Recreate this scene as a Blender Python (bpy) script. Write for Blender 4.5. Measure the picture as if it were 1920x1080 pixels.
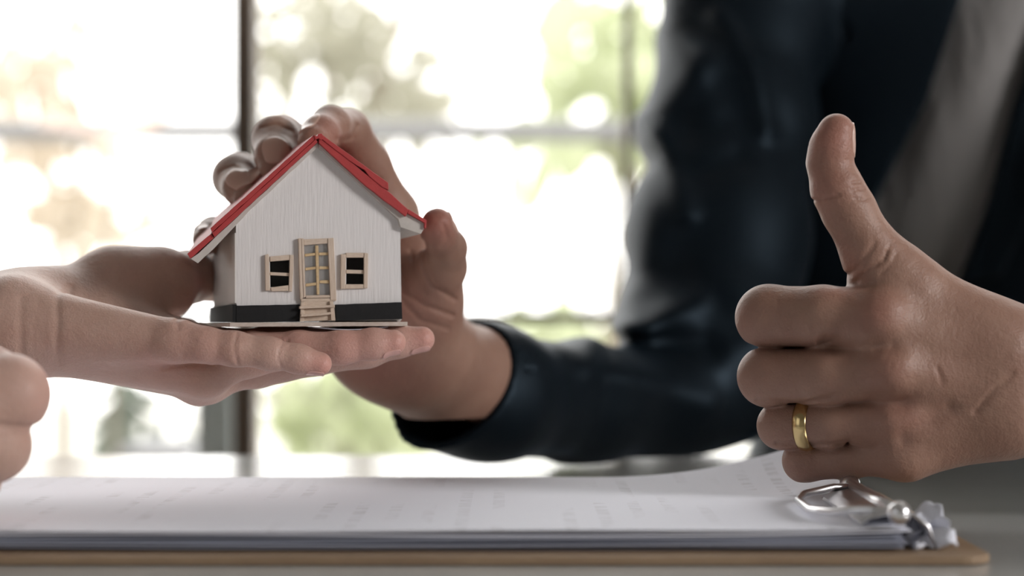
import bpy, bmesh, math, random, sys
import numpy as np
from mathutils import Vector, Matrix
random.seed(7); rng = np.random.default_rng(7)
for o in list(bpy.data.objects): bpy.data.objects.remove(o)
scene = bpy.context.scene
# ------------------------------------------------------------------ camera / light / exposure
FPX = 3900.0; CAMZ = 0.854; TZ = 0.75          # focal length in px of a 1920 frame, eye height, table top
cam_d = bpy.data.cameras.new('camera'); cam = bpy.data.objects.new('camera', cam_d)
scene.collection.objects.link(cam); scene.camera = cam
cam.location = (0, 0, CAMZ); cam.rotation_euler = (math.pi/2, 0, 0)
cam_d.sensor_width = 36; cam_d.lens = FPX/1920*36; cam_d.clip_start = 0.02; cam_d.clip_end = 200
cam_d.dof.use_dof = True; cam_d.dof.focus_distance = 0.915; cam_d.dof.aperture_fstop = 4.7
scene.view_settings.view_transform = 'Standard'; scene.view_settings.look = 'None'
scene.view_settings.gamma = 1; scene.view_settings.use_curve_mapping = False
scene.view_settings.exposure = 0.0
w = bpy.data.worlds.new('world'); scene.world = w; w.use_nodes = True
wn = w.node_tree.nodes; wl = w.node_tree.links
bg = wn['Background']; bg.inputs[0].default_value = (1.0, 0.985, 0.955, 1); bg.inputs[1].default_value = 4.0

def area(name, loc, target, sx, sy, power, col):
    l = bpy.data.lights.new(name, 'AREA'); l.shape = 'RECTANGLE'; l.size = sx; l.size_y = sy
    l.energy = power; l.color = col
    o = bpy.data.objects.new(name, l); scene.collection.objects.link(o)
    o.location = loc; o.rotation_euler = (Vector(target)-Vector(loc)).to_track_quat('-Z', 'Y').to_euler()
    return o
area('room_light', (2.15, -.10, 1.50), (0, .95, .85), 0.6, 0.6, 38, (1.0, .97, .96))
area('added_fill_light', (-1.5, -.5, 1.5), (-.15, .95, .85), 1.1, 1.1, 2.6, (.96, .97, 1.0))  # unseen fill, added to brighten the house's left wall

# ------------------------------------------------------------------ helpers
def P(px, py, d): return np.array([(px-960)*d/FPX, d, CAMZ+(540-py)*d/FPX])
def onz(px, py, z): return P(px, py, (CAMZ-z)*FPX/(py-540))
def link(o): scene.collection.objects.link(o); return o
def tag(o, label=None, cat=None, group=None, kind=None):
    if label: o['label'] = label
    if cat: o['category'] = cat
    if group: o['group'] = group
    if kind: o['kind'] = kind
    return o
def empty(name, loc, label=None, cat=None, group=None, kind=None):
    o = bpy.data.objects.new(name, None); o.empty_display_size = .01; link(o); o.location = loc
    return tag(o, label, cat, group, kind)
WL = {}
def mesh(name, verts, faces, mat, parent=None, smooth=False, bevel=0, seg=2):
    """verts in world space; origin goes to the parent's origin, or to the base centre"""
    v = np.asarray(verts, dtype=float)
    if parent is not None: org = WL[parent.name]
    else:
        lo, hi = v.min(0), v.max(0); org = np.array([(lo[0]+hi[0])/2, (lo[1]+hi[1])/2, lo[2]])
    me = bpy.data.meshes.new(name); me.from_pydata((v-org).tolist(), [], [list(map(int, f)) for f in faces])
    me.update()
    if mat: me.materials.append(mat)
    if smooth: me.shade_smooth()
    o = bpy.data.objects.new(name, me); link(o)
    if parent is not None: o.parent = parent
    else: o.location = org
    WL[o.name] = org
    if bevel:
        m = o.modifiers.new('bevel', 'BEVEL'); m.width = bevel; m.segments = seg; m.limit_method = 'ANGLE'
    return o
def root(name, loc, label, cat, group=None, kind=None):
    o = empty(name, loc, label, cat, group, kind); WL[o.name] = np.array(loc, float); return o
def boxv(lo, hi):
    (a, b, c), (d, e, f) = lo, hi
    v = [(a,b,c),(d,b,c),(d,e,c),(a,e,c),(a,b,f),(d,b,f),(d,e,f),(a,e,f)]
    return v, [(3,2,1,0),(4,5,6,7),(0,1,5,4),(1,2,6,5),(2,3,7,6),(3,0,4,7)]
def box(name, lo, hi, mat, parent=None, bevel=0):
    v, f = boxv(lo, hi); return mesh(name, v, f, mat, parent, bevel=bevel)
def tube(pts, r, n=10, closed_ends=True):
    pts = [Vector(p) for p in pts]; V = []; F = []
    rr = r if hasattr(r, '__len__') else [r]*len(pts)
    up = None
    for i, p in enumerate(pts):
        t = (pts[min(i+1, len(pts)-1)]-pts[max(i-1, 0)]).normalized()
        if up is None: up = t.orthogonal().normalized()
        up = (up-t*up.dot(t)).normalized(); s = t.cross(up)
        for k in range(n):
            a = 2*math.pi*k/n; V.append(p+(up*math.cos(a)+s*math.sin(a))*rr[i])
    for i in range(len(pts)-1):
        for k in range(n):
            F.append((i*n+k, i*n+(k+1) % n, (i+1)*n+(k+1) % n, (i+1)*n+k))
    if closed_ends:
        F.append(tuple(range(n))[::-1]); F.append(tuple((len(pts)-1)*n+k for k in range(n)))
    return [tuple(v) for v in V], F
def join(*parts):
    V = []; F = []
    for v, f in parts:
        b = len(V); V += list(v); F += [tuple(i+b for i in q) for q in f]
    return V, F

# ------------------------------------------------------------------ materials
def mat(name, col, rough=.6, **kw):
    m = bpy.data.materials.new(name); m.use_nodes = True
    nt = m.node_tree; b = nt.nodes['Principled BSDF']
    b.inputs['Base Color'].default_value = (*col, 1); b.inputs['Roughness'].default_value = rough
    for k, v in kw.items():
        b.inputs[k.replace('_', ' ')].default_value = v
    return m
def nodes(m): return m.node_tree.nodes, m.node_tree.links, m.node_tree.nodes['Principled BSDF']
def coords(m, scale=(1,1,1), kind='Object', rot=(0,0,0)):
    n, l, b = nodes(m); tc = n.new('ShaderNodeTexCoord'); mp = n.new('ShaderNodeMapping')
    mp.inputs['Scale'].default_value = scale; mp.inputs['Rotation'].default_value = rot
    l.new(tc.outputs[kind], mp.inputs[0]); return mp.outputs[0]
def noise(m, vec, scale, detail=3, rough=.5, dist=0):
    n, l, b = nodes(m); t = n.new('ShaderNodeTexNoise')
    t.inputs['Scale'].default_value = scale; t.inputs['Detail'].default_value = detail
    t.inputs['Roughness'].default_value = rough; t.inputs['Distortion'].default_value = dist
    l.new(vec, t.inputs['Vector']); return t.outputs['Fac']
def ramp(m, fac, stops):
    n, l, b = nodes(m); r = n.new('ShaderNodeValToRGB'); e = r.color_ramp.elements
    while len(e) < len(stops): e.new(.5)
    for x, (p, c) in zip(e, stops): x.position = p; x.color = (*c, 1)
    l.new(fac, r.inputs[0]); return r.outputs[0]
def mixc(m, fac, a, c, mode='MIX'):
    n, l, b = nodes(m); x = n.new('ShaderNodeMix'); x.data_type = 'RGBA'; x.blend_type = mode
    for s, v in ((x.inputs[0], fac), (x.inputs[6], a), (x.inputs[7], c)):
        if isinstance(v, (int, float)): s.default_value = v
        elif isinstance(v, tuple): s.default_value = (*v, 1)
        else: l.new(v, s)
    return x.outputs[2]
def bump(m, h, strength, dist=.001, prev=None):
    n, l, b = nodes(m); x = n.new('ShaderNodeBump'); x.inputs['Strength'].default_value = strength
    x.inputs['Distance'].default_value = dist; l.new(h, x.inputs['Height'])
    if prev is not None: l.new(prev, x.inputs['Normal'])
    l.new(x.outputs[0], b.inputs['Normal']); return x.outputs[0]
def setc(m, c): m.node_tree.links.new(c, nodes(m)[2].inputs['Base Color'])

def skin_mat(name, base, red, dark, sss=.12):
    m = mat(name, base, .50); n, l, b = nodes(m)
    v = coords(m)
    big = noise(m, v, 45, 4, .6); c = mixc(m, ramp(m, big, [(.35, (0,0,0)), (.7, (1,1,1))]), base, dark)
    at = n.new('ShaderNodeAttribute'); at.attribute_name = 'blush'
    c = mixc(m, at.outputs['Fac'], c, red)
    fine = noise(m, v, 900, 2, .5)
    c = mixc(m, .35, c, ramp(m, fine, [(.3, tuple(x*.80 for x in base)), (.7, tuple(min(1, x*1.12) for x in base))]), 'SOFT_LIGHT')
    setc(m, c)
    vo = n.new('ShaderNodeTexVoronoi'); vo.inputs['Scale'].default_value = 1100; l.new(v, vo.inputs['Vector'])
    nb = bump(m, vo.outputs['Distance'], .22, .0004)
    nb = bump(m, noise(m, v, 260, 4, .6), .42, .0012, nb)
    b.inputs['Subsurface Weight'].default_value = sss
    b.inputs['Subsurface Radius'].default_value = (.9, .35, .2); b.inputs['Subsurface Scale'].default_value = .006
    b.inputs['Specular IOR Level'].default_value = .45
    return m
M = {}
M['skin_m'] = skin_mat('man_skin', (.36, .232, .178), (.40, .18, .145), (.31, .187, .143))
M['skin_w'] = skin_mat('woman_skin', (.56, .40, .34), (.58, .30, .26), (.50, .345, .285), .15)
M['nail_m'] = mat('man_nail', (.56, .36, .29), .28); M['nail_w'] = mat('woman_nail', (.66, .38, .33), .22)
def paint(name, col, sc, rough=.7, amt=.10, b_=.5):
    m = mat(name, col, rough); v = coords(m, sc)
    f = noise(m, v, 1, 4, .6); setc(m, mixc(m, f, tuple(x*(1-amt) for x in col), tuple(min(1, x*(1+amt)) for x in col)))
    bump(m, f, b_, .0006); return m
M['white'] = paint('white_brushed_paint', (.76, .73, .72), (900, 900, 60), .65, .05, .4)
M['side'] = paint('grey_side_wall_card', (.80, .77, .74), (200, 200, 30), .8, .04, .1)
M['red'] = paint('red_card', (.43, .042, .042), (300, 300, 300), .55, .16, .3)
M['card'] = paint('raw_card', (.56, .52, .48), (250, 250, 250), .8, .12, .2)
M['black'] = paint('black_card', (.008, .008, .009), (300, 300, 300), .85, .3, .3)
def wood(name, a, c, sc, rough=.6):
    m = mat(name, a, rough); v = coords(m, sc); f = noise(m, v, 1, 5, .65)
    setc(m, ramp(m, f, [(.3, a), (.7, c)])); bump(m, f, .4, .0004); return m
M['balsa'] = wood('balsa_strip', (.58, .44, .34), (.70, .58, .47), (2200, 2200, 160))
M['balsah'] = wood('balsa_strip_flat', (.58, .44, .34), (.70, .58, .47), (160, 2200, 2200))
M['pine'] = wood('yellow_stick', (.56, .38, .19), (.68, .52, .31), (600, 900, 600))
M['plate'] = wood('base_board', (.52, .42, .35), (.68, .60, .54), (300, 300, 900), .7)
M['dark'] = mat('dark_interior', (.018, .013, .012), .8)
M['film'] = mat('clear_plastic', (.75, .73, .72), .08, Alpha=.35)
M['gold'] = mat('polished_gold', (.72, .55, .27), .2, Metallic=1.0)
M['jacket'] = mat('navy_jacket_cloth', (.0018, .0036, .0058), .5, Sheen_Weight=.05, Sheen_Roughness=.35, Specular_IOR_Level=.28)
M['jacket'].node_tree.nodes['Principled BSDF'].inputs['Sheen Tint'].default_value = (.45, .7, 1, 1)
M['jacket'].node_tree.nodes['Principled BSDF'].inputs['Specular Tint'].default_value = (.55, .78, 1, 1)
bump(M['jacket'], noise(M['jacket'], coords(M['jacket']), 700, 2), .12, .0008)
M['shirt'] = mat('grey_shirt_cloth', (.27, .26, .255), .85)
bump(M['shirt'], noise(M['shirt'], coords(M['shirt'], (1, 1, .35), rot=(0, .5, 0)), 22, 3), .5, .02)
M['blouse'] = mat('pale_blouse_cloth', (.62, .60, .58), .9)
M['trousers'] = mat('dark_trousers', (.02, .022, .028), .9)
def stone():
    m = mat('pale_grained_tabletop', (.56, .57, .55), .13, Specular_IOR_Level=.5); v = coords(m)
    f = noise(m, v, 900, 3, .7); g = noise(m, v, 6, 3)
    setc(m, mixc(m, .5, ramp(m, f, [(.3, (.42, .43, .41)), (.7, (.62, .62, .60))]), ramp(m, g, [(.3, (.5, .5, .48)), (.7, (.6, .6, .59))])))
    bump(m, f, .15, .0004); return m
M['table'] = stone()
M['metal'] = mat('bright_steel', (.88, .88, .9), .28, Metallic=1.0)
M['leg'] = mat('dark_table_leg', (.05, .05, .05), .5)
M['board'] = wood('brown_hardboard', (.27, .18, .11), (.36, .25, .155), (30, 120, 120), .6)
def paper(name, printed):
    m = mat(name, (.84, .86, .95), .75)
    if printed:
        n, l, b = nodes(m); v = coords(m, (1, 1, 1), 'Object')
        wv = n.new('ShaderNodeTexWave'); wv.wave_type = 'BANDS'; wv.bands_direction = 'X'
        wv.inputs['Scale'].default_value = 22; wv.inputs['Distortion'].default_value = 0; l.new(v, wv.inputs['Vector'])
        lines = ramp(m, wv.outputs['Fac'], [(.70, (0,0,0)), (.74, (1,1,1))])
        words = ramp(m, noise(m, coords(m, (60, 420, 1)), 1, 2), [(.52, (0,0,0)), (.56, (1,1,1))])
        para = ramp(m, noise(m, coords(m, (28, 9, 1)), 1, 1), [(.52, (0,0,0)), (.57, (1,1,1))])
        f = mixc(m, 1.0, mixc(m, 1.0, lines, words, 'MULTIPLY'), para, 'MULTIPLY')
        setc(m, mixc(m, f, (.84, .86, .95), (.70, .71, .78)))
    return m
M['shadepaper'] = mat('edge_shade_paper', (.36, .38, .46), .8); M['paper'] = paper('white_paper', False); M['print'] = paper('printed_paper', True)  # lower sheets: shade on the stack's edge put into a bluish-grey colour
M['mullion'] = mat('dark_brown_steel', (.17, .125, .09), .5)
M['plaster'] = paint('pale_plaster', (.28, .275, .265), (3, 3, 3), .9, .05, .1)
M['floor'] = wood('wood_floor', (.30, .21, .14), (.40, .29, .20), (3, 30, 3))
M['chair'] = mat('dark_chair_shell', (.03, .03, .03), .5)
M['ground'] = paint('pale_paving', (.55, .54, .50), (2, 2, 2), .9, .15, .1)
M['rail'] = mat('grey_outdoor_rail', (.30, .30, .31), .6)
M['greypanel'] = mat('grey_green_post', (.22, .24, .235), .7)
def leafm(name, col):
    m = bpy.data.materials.new(name); m.use_nodes = True; nt = m.node_tree; n = nt.nodes; l = nt.links
    n.remove(n['Principled BSDF']); d = n.new('ShaderNodeBsdfDiffuse'); t = n.new('ShaderNodeBsdfTranslucent'); x = n.new('ShaderNodeMixShader')
    d.inputs[0].default_value = (*col, 1); t.inputs[0].default_value = (*col, 1); x.inputs[0].default_value = .5
    l.new(d.outputs[0], x.inputs[1]); l.new(t.outputs[0], x.inputs[2]); l.new(x.outputs[0], n['Material Output'].inputs[0]); return m
M['leaf_olive'] = leafm('olive_leaf', (.40, .39, .32)); M['leaf_green'] = leafm('light_green_leaf', (.56, .60, .42))
M['leaf_beige'] = leafm('dry_beige_leaf', (.62, .55, .46)); M['leaf_pink'] = leafm('pinkish_leaf', (.78, .62, .55))
M['leaf_dark'] = leafm('dark_leaf', (.17, .19, .16)); M['stem'] = mat('grey_stem', (.30, .26, .20), .8)
def glassm():
    m = bpy.data.materials.new('window_glass'); m.use_nodes = True; nt = m.node_tree; n = nt.nodes; l = nt.links
    n.remove(n['Principled BSDF']); t = n.new('ShaderNodeBsdfTransparent'); g = n.new('ShaderNodeBsdfGlossy'); x = n.new('ShaderNodeMixShader')
    g.inputs['Roughness'].default_value = .02; fr = n.new('ShaderNodeFresnel'); fr.inputs[0].default_value = 1.3
    l.new(fr.outputs[0], x.inputs[0]); l.new(t.outputs[0], x.inputs[1]); l.new(g.outputs[0], x.inputs[2])
    l.new(x.outputs[0], n['Material Output'].inputs[0]); return m
M['glass'] = glassm()

# ------------------------------------------------------------------ signed-distance modelling
def smin(a, b, k):
    h = np.maximum(k-np.abs(a-b), 0)/k
    return np.minimum(a, b)-h*h*k*.25
def seg(X, a, b, ra, rb):
    a = np.asarray(a, np.float32); b = np.asarray(b, np.float32); ba = b-a; L = float(ba@ba)+1e-12
    t = np.clip(((X-a)@ba)/L, 0, 1)
    return np.linalg.norm(X-a-t[:, None]*ba, axis=1)-(ra+(rb-ra)*t)
def sdf_mesh(f, lo, hi, h, cm=1.0):
    lo = np.array(lo, float); n = (np.ceil((np.array(hi)-lo)/(4*h)).astype(int))*4
    c = n//4; g = [lo[i]+(np.arange(c[i])+.5)*4*h for i in range(3)]
    C = np.stack(np.meshgrid(*g, indexing='ij'), -1).reshape(-1, 3).astype(np.float32)
    D = f(C).astype(np.float32).reshape(c)
    A = np.abs(D) < (4*h*.87+1.2*h)*cm
    F = np.repeat(np.repeat(np.repeat(D, 4, 0), 4, 1), 4, 2)
    idx = np.argwhere(A); off = np.stack(np.meshgrid(*[np.arange(4)]*3, indexing='ij'), -1).reshape(-1, 3)
    fi = (idx[:, None, :]*4+off[None]).reshape(-1, 3)
    pts = (lo+(fi+.5)*h).astype(np.float32)
    vals = np.concatenate([f(p) for p in np.array_split(pts, max(1, len(pts)//400000))])
    F[fi[:, 0], fi[:, 1], fi[:, 2]] = vals
    S = F < 0
    m = np.zeros(tuple(np.array(F.shape)-1), np.int8)
    for dx in (0, 1):
        for dy in (0, 1):
            for dz in (0, 1):
                m += S[dx:dx+m.shape[0], dy:dy+m.shape[1], dz:dz+m.shape[2]]
    cells = np.argwhere((m > 0) & (m < 8)); vid = np.full(m.shape, -1, np.int32)
    vid[tuple(cells.T)] = np.arange(len(cells))
    acc = np.zeros((len(cells), 3)); cnt = np.zeros(len(cells))
    cor = [(a, b, e) for a in (0, 1) for b in (0, 1) for e in (0, 1)]
    for p in cor:
        for ax in range(3):
            if p[ax]: continue
            q = list(p); q[ax] = 1
            a = F[cells[:, 0]+p[0], cells[:, 1]+p[1], cells[:, 2]+p[2]]; b = F[cells[:, 0]+q[0], cells[:, 1]+q[1], cells[:, 2]+q[2]]
            x = (a < 0) != (b < 0); t = np.where(x, a/np.where(x, a-b, 1), 0)
            pos = np.array(p, float)[None].repeat(len(cells), 0); pos[:, ax] = t
            acc += pos*x[:, None]; cnt += x
    V = lo+(cells+acc/cnt[:, None]+.5)*h
    Q = []
    for ax in range(3):
        s0 = [slice(None)]*3; s1 = [slice(None)]*3; s0[ax] = slice(0, -1); s1[ax] = slice(1, None)
        A_ = S[tuple(s0)]; B_ = S[tuple(s1)]; e = np.argwhere(A_ != B_)
        o1, o2 = [(1, 2), (2, 0), (0, 1)][ax]
        e = e[(e[:, o1] > 0) & (e[:, o2] > 0) & (e[:, o1] < m.shape[o1]) & (e[:, o2] < m.shape[o2])]
        def vv(d1, d2):
            k = e.copy(); k[:, o1] -= d1; k[:, o2] -= d2; return vid[tuple(k.T)]
        q = np.stack([vv(1, 1), vv(0, 1), vv(0, 0), vv(1, 0)], 1)
        ins = A_[tuple(e.T)]; q[~ins] = q[~ins][:, ::-1]; Q.append(q)
    Q = np.concatenate(Q); Q = Q[(Q >= 0).all(1)]
    # project the vertices onto the surface
    e = h*.3
    for _ in range(2):
        X = V.astype(np.float32); d0 = f(X)
        G = np.stack([f(X+np.eye(3, dtype=np.float32)[i]*np.float32(e))-d0 for i in range(3)], 1)/e
        st = np.clip(d0/np.maximum((G*G).sum(1), .3), -h*.6, h*.6); V = V-st[:, None]*G
    return V, Q
def fast_mesh(name, parts, mt, parent=None, blush=None):
    V = []; Q = []; b = 0
    for v, q in parts: V.append(v); Q.append(q+b); b += len(v)
    V = np.concatenate(V); Q = np.concatenate(Q)
    if parent is not None: org = WL[parent.name]
    else:
        lo, hi = V.min(0), V.max(0); org = np.array([(lo[0]+hi[0])/2, (lo[1]+hi[1])/2, lo[2]])
    me = bpy.data.meshes.new(name); me.vertices.add(len(V)); me.vertices.foreach_set('co', (V-org).astype(np.float32).ravel())
    me.loops.add(Q.size); me.loops.foreach_set('vertex_index', Q.astype(np.int32).ravel())
    me.polygons.add(len(Q)); me.polygons.foreach_set('loop_start', (np.arange(len(Q))*4).astype(np.int32))
    try: me.polygons.foreach_set('loop_total', np.full(len(Q), 4, np.int32))
    except Exception: pass
    me.update(calc_edges=True); me.validate(); me.shade_smooth()
    if blush is not None:
        a = me.attributes.new('blush', 'FLOAT', 'POINT'); val = np.zeros(len(V))
        for c, r, s in blush: val = np.maximum(val, s*np.exp(-((V-c)**2).sum(1)/r**2))
        if len(me.vertices) == len(V): a.data.foreach_set('value', val.astype(np.float32))
    me.materials.append(mt); o = bpy.data.objects.new(name, me); link(o)
    if parent is not None: o.parent = parent
    else: o.location = org
    WL[o.name] = org
    return o
def J(px, py, d, rpx): return (P(px, py, d), rpx*d/FPX)
class Hand:
    """palm = smooth union of capsules; each finger a chain of tapered capsules, kept apart from its neighbours"""
    def __init__(s): s.palm = []; s.kp = .012; s.fingers = []; s.extra = []; s.rings = []; s.cuts = []; s.kf = .007
    def f(s, X):
        X = X.astype(np.float32); d = None
        for a, b, k in s.palm:
            q = seg(X, a[0], b[0], a[1], b[1]); d = q if d is None else smin(d, q, k)
        out = d
        for ch, kb in s.fingers:
            fd = None
            for i in range(len(ch)-1):
                q = seg(X, ch[i][0], ch[i+1][0], ch[i][1], ch[i+1][1]); fd = q if fd is None else smin(fd, q, .0035)
            out = smin(out, smin(d, fd, kb), .0012)
        for a, b, k in s.extra:
            out = smin(out, seg(X, a[0], b[0], a[1], b[1]), k)
        for c, nrm, wd, dep, R in s.rings:           # joint creases
            Y = X-np.float32(c); t = Y@np.float32(nrm); r = np.linalg.norm(Y, axis=1)
            out = out+dep*np.exp(-(t/wd)**2)*np.clip((R-r)/(R*.3), 0, 1)
        for pts, wd, dep, y0, y1 in s.cuts:            # grooves that follow a line on the camera-facing side
            dd = None
            for (ax, az), (bx, bz) in zip(pts[:-1], pts[1:]):
                vx, vz = bx-ax, bz-az; t = np.clip(((X[:, 0]-ax)*vx+(X[:, 2]-az)*vz)/(vx*vx+vz*vz), 0, 1)
                q = np.hypot(X[:, 0]-ax-t*vx, X[:, 2]-az-t*vz); dd = q if dd is None else np.minimum(dd, q)
            out = out+dep*np.exp(-(dd/wd)**2)*((X[:, 1] > y0) & (X[:, 1] < y1))
        return out
    def cut(s, pix, d, wd, dep, y0=-9, y1=9):
        s.cuts.append(([(P(x, y, d)[0], P(x, y, d)[2]) for x, y in pix], wd, dep, y0, y1))
    def ring(s, a, b, t, wd, dep, R):
        a = np.array(a); b = np.array(b); n = (b-a)/np.linalg.norm(b-a); s.rings.append((a+(b-a)*t, n, wd, dep, R))
def make_nail(hand, tip, axis, normal, width, length, mt, parent, back=.0, lift=.0003):
    """a nail plate laid on the finger: grid points marched onto the skin"""
    axis = np.array(axis, float); axis /= np.linalg.norm(axis); nr = np.array(normal, float)
    nr -= axis*(nr@axis); nr /= np.linalg.norm(nr); sd = np.cross(axis, nr)
    nu, nv = 13, 15; pts = []
    for i in range(nu):
        for j in range(nv):
            v = -1+2*j/(nv-1); u = -1+2*i/(nu-1)
            du = u*math.sqrt(max(0, 1-.42*v*v)); dv = v*math.sqrt(max(0, 1-.42*u*u))
            pts.append(np.array(tip)+axis*(du*length/2-back)+sd*dv*width/2)
    pts = np.array(pts); p = pts+nr*.009; e = 2e-4
    for _ in range(14):
        X = p.astype(np.float32); d = hand.f(X)
        G = np.stack([hand.f(X+np.eye(3, dtype=np.float32)[i]*np.float32(e))-d for i in range(3)], 1)/e
        G /= np.maximum(np.linalg.norm(G, axis=1), .3)[:, None]; p = p-G*(d*.8)[:, None]
    U = np.array([-1+2*i/(nu-1) for i in range(nu) for j in range(nv)])
    h_ = lift+np.maximum(U, 0)**3*.0004; top = p+nr*h_[:, None]; bot = p-nr*.0009
    V = np.concatenate([top, bot]); F = []; N = nu*nv
    for i in range(nu-1):
        for j in range(nv-1):
            a = i*nv+j; F.append((a, a+nv, a+nv+1, a+1)); F.append((N+a, N+a+1, N+a+nv+1, N+a+nv))
    rim = [j for j in range(nv)]+[i*nv+nv-1 for i in range(1, nu)]+[(nu-1)*nv+j for j in range(nv-2, -1, -1)]+[i*nv for i in range(nu-2, 0, -1)]
    for a, b in zip(rim, rim[1:]+rim[:1]): F.append((a, b, b+N, a+N))
    o = mesh('fingernail', V, F, mt, parent, smooth=True); return o

# ------------------------------------------------------------------ the setting
X0, X1, Y0, Y1, ZC = -2.4, 2.4, -2.2, 1.95, 2.6
def struct(o): o['kind'] = 'structure'; return o
struct(box('floor', (X0, Y0, -.05), (X1, Y1+.1, 0), M['floor']))
struct(box('ceiling', (X0, Y0, ZC), (X1, Y1+.1, ZC+.05), M['plaster']))
struct(box('wall_left', (X0-.08, Y0, 0), (X0, Y1+.1, ZC), M['plaster']))
struct(box('wall_right', (X1, Y0, 0), (X1+.08, Y1+.1, ZC), M['plaster']))
struct(box('wall_back', (X0, Y0-.08, 0), (X1, Y0, ZC), M['plaster']))
struct(box('wall_front', (X0, Y1, 0), (X1, Y1+.1, .45), M['plaster']))
struct(box('trim_1', (X0, Y1-.03, .45), (X1, Y1+.12, .475), M['mullion']))     # window sill
win = root('window_1', (0, Y1+.02, .475), None, None, None, 'structure')
def wx(px): return (px-960)*1.96/FPX
posts = [(wx(442), wx(476)), (wx(1171), wx(1184))]
step = wx(1177)-wx(459)
xs = []
k = -5
for k in range(-6, 7):
    c = wx(459)+k*step
    if X0 < c < X1: xs.append((c, (wx(479)-wx(440))/2 if k % 2 == 0 else .0036, k % 2))
zt = CAMZ+(540-596)*1.96/FPX
for c, hw, odd in xs:
    box('window_post', (c-hw, Y1, .475), (c+hw, Y1+(.03 if odd else .05), ZC), M['mullion'], win, .0008)
for z in (zt, zt+.75, zt+1.4):
    box('window_rail', (X0, Y1+.004, z-.0048), (X1, Y1+.026, z+.0048), M['mullion'], win)
zz = [.475, zt, zt+.75, zt+1.4, ZC]; cs = [X0]+[c for c, _, _ in xs]+[X1]
for a, b in zip(cs[:-1], cs[1:]):
    for c, d in zip(zz[:-1], zz[1:]):
        if b-a > .03: box('window_pane', (a, Y1+.014, c), (b, Y1+.017, d), M['glass'], win)

# outdoors
struct(box('ground', (-14, Y1+.1, -.1), (14, 16, -.05), M['ground']))
rl = root('handrail', (0, 3.4, 0), 'grey horizontal handrail on thin posts outside the window', 'railing')
zr = CAMZ+(540-246)*3.4/FPX
V, F = tube([(-3, 3.4, zr), (3, 3.4, zr)], .018, 8); mesh('rail', V, F, M['rail'], rl)
for x in (-2.6, 2.6): V, F = tube([(x, 3.4, -.05), (x, 3.4, zr)], .012, 8); mesh('post', V, F, M['rail'], rl)
a = P(366, 742, 2.35); b = P(436, 742, 2.35)
tag(box('planter_post', (a[0], 2.35, -.05), (b[0], 2.43, a[2]+.02), M['greypanel'], None, .004), 'grey-green square post outside the window, left of the dark window post', 'post')
a = P(215, 838, 2.6); b = P(360, 838, 2.6)
tag(box('garden_wall', (a[0], 2.6, -.05), (b[0], 2.75, a[2]), M['rail'], None, .01), 'low grey garden wall seen just above the table at left', 'wall')

def leaves(name, clusters, n, size, mt, parent, long=2.2, seed=1):
    """clusters: (px, py, d, rx_px, ry_px, depth)"""
    r = np.random.default_rng(seed); V = []; F = []
    tot = sum(c[3]*c[4] for c in clusters)
    for (px, py, d, rx, ry, dd) in clusters:
        m = max(3, int(n*rx*ry/tot))
        for _ in range(m):
            a = r.uniform(0, 2*math.pi); q = math.sqrt(r.uniform(0, 1))
            c = P(px+rx*q*math.cos(a), py+ry*q*math.sin(a), d+r.uniform(-dd, dd))
            s = size*r.uniform(.6, 1.3); ax = Vector(r.normal(size=3)).normalized(); ax.z -= .5; ax.normalize()
            nr = Vector(r.normal(size=3)); sd = ax.cross(nr).normalized(); up = sd.cross(ax)
            c = Vector(c); b = len(V); L = s*long
            V += [c, c+ax*L*.3+sd*s*.5+up*s*.1, c+ax*L*.65+sd*s*.42+up*s*.05, c+ax*L-up*s*.2, c+ax*L*.65-sd*s*.42+up*s*.05, c+ax*L*.3-sd*s*.5+up*s*.1, c+ax*L*.5]
            F += [(b, b+1, b+6), (b+1, b+2, b+6), (b+2, b+3, b+6), (b+3, b+4, b+6), (b+4, b+5, b+6), (b+5, b, b+6)]
    return tag(mesh(name, [tuple(v) for v in V], F, mt, parent), kind='stuff')
def tree(name, label, cat, base_px, d, stems, specs):
    x = P(base_px, 540, d)[0]; t = root(name, (x, d, -.05), label, cat)
    for pts, r in stems:
        w_ = [tuple(P(px, py, dd)) for px, py, dd in pts]; w_ = [(w_[0][0], w_[0][1], -.05)]+w_
        V, F = tube(w_, [r*(1.3-.9*i/len(w_)) for i in range(len(w_))], 7); mesh('stem', V, F, M['stem'], t, smooth=True)
    for i, (cl, n, size, mt, lg) in enumerate(specs): leaves('foliage', cl, n, size, M[mt], t, lg, seed=int(base_px)+i*13+5)
    return t
tree('tree', 'olive-leaved tree outside behind the red-roofed model house, centre of the window', 'tree', 700, 5.0,
     [([(690, 700, 5), (680, 400, 5), (720, 100, 5), (860, -150, 5)], .03), ([(680, 600, 5), (640, 300, 5), (590, 50, 5)], .02)],
     [([(600, 60, 5, 130, 80, .3), (760, 215, 5, 90, 50, .3), (520, 160, 5, 60, 60, .3), (600, 40, 5, 90, 90, .3), (690, 110, 5, 70, 70, .3), (760, 200, 5, 110, 60, .3), (880, 20, 5, 45, 40, .3), (810, 130, 5, 50, 60, .3)], 370, .042, 'leaf_olive', 2.0)])
tree('broadleaf_plant', 'light green broad-leaved plant outside, left of the dark jacket sleeve', 'plant', 1130, 3.9,
     [([(1140, 800, 3.9), (1150, 400, 3.9), (1130, 60, 3.9)], .012), ([(1150, 700, 3.9), (1200, 300, 3.9), (1215, 0, 3.9)], .012)],
     [([(1130, 70, 3.9, 75, 90, .2), (1210, 130, 3.9, 50, 160, .2), (1160, 200, 3.9, 70, 60, .2), (980, 245, 3.9, 110, 22, .2), (1015, 120, 3.9, 30, 14, .1)], 75, .085, 'leaf_green', 1.9)])
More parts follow.
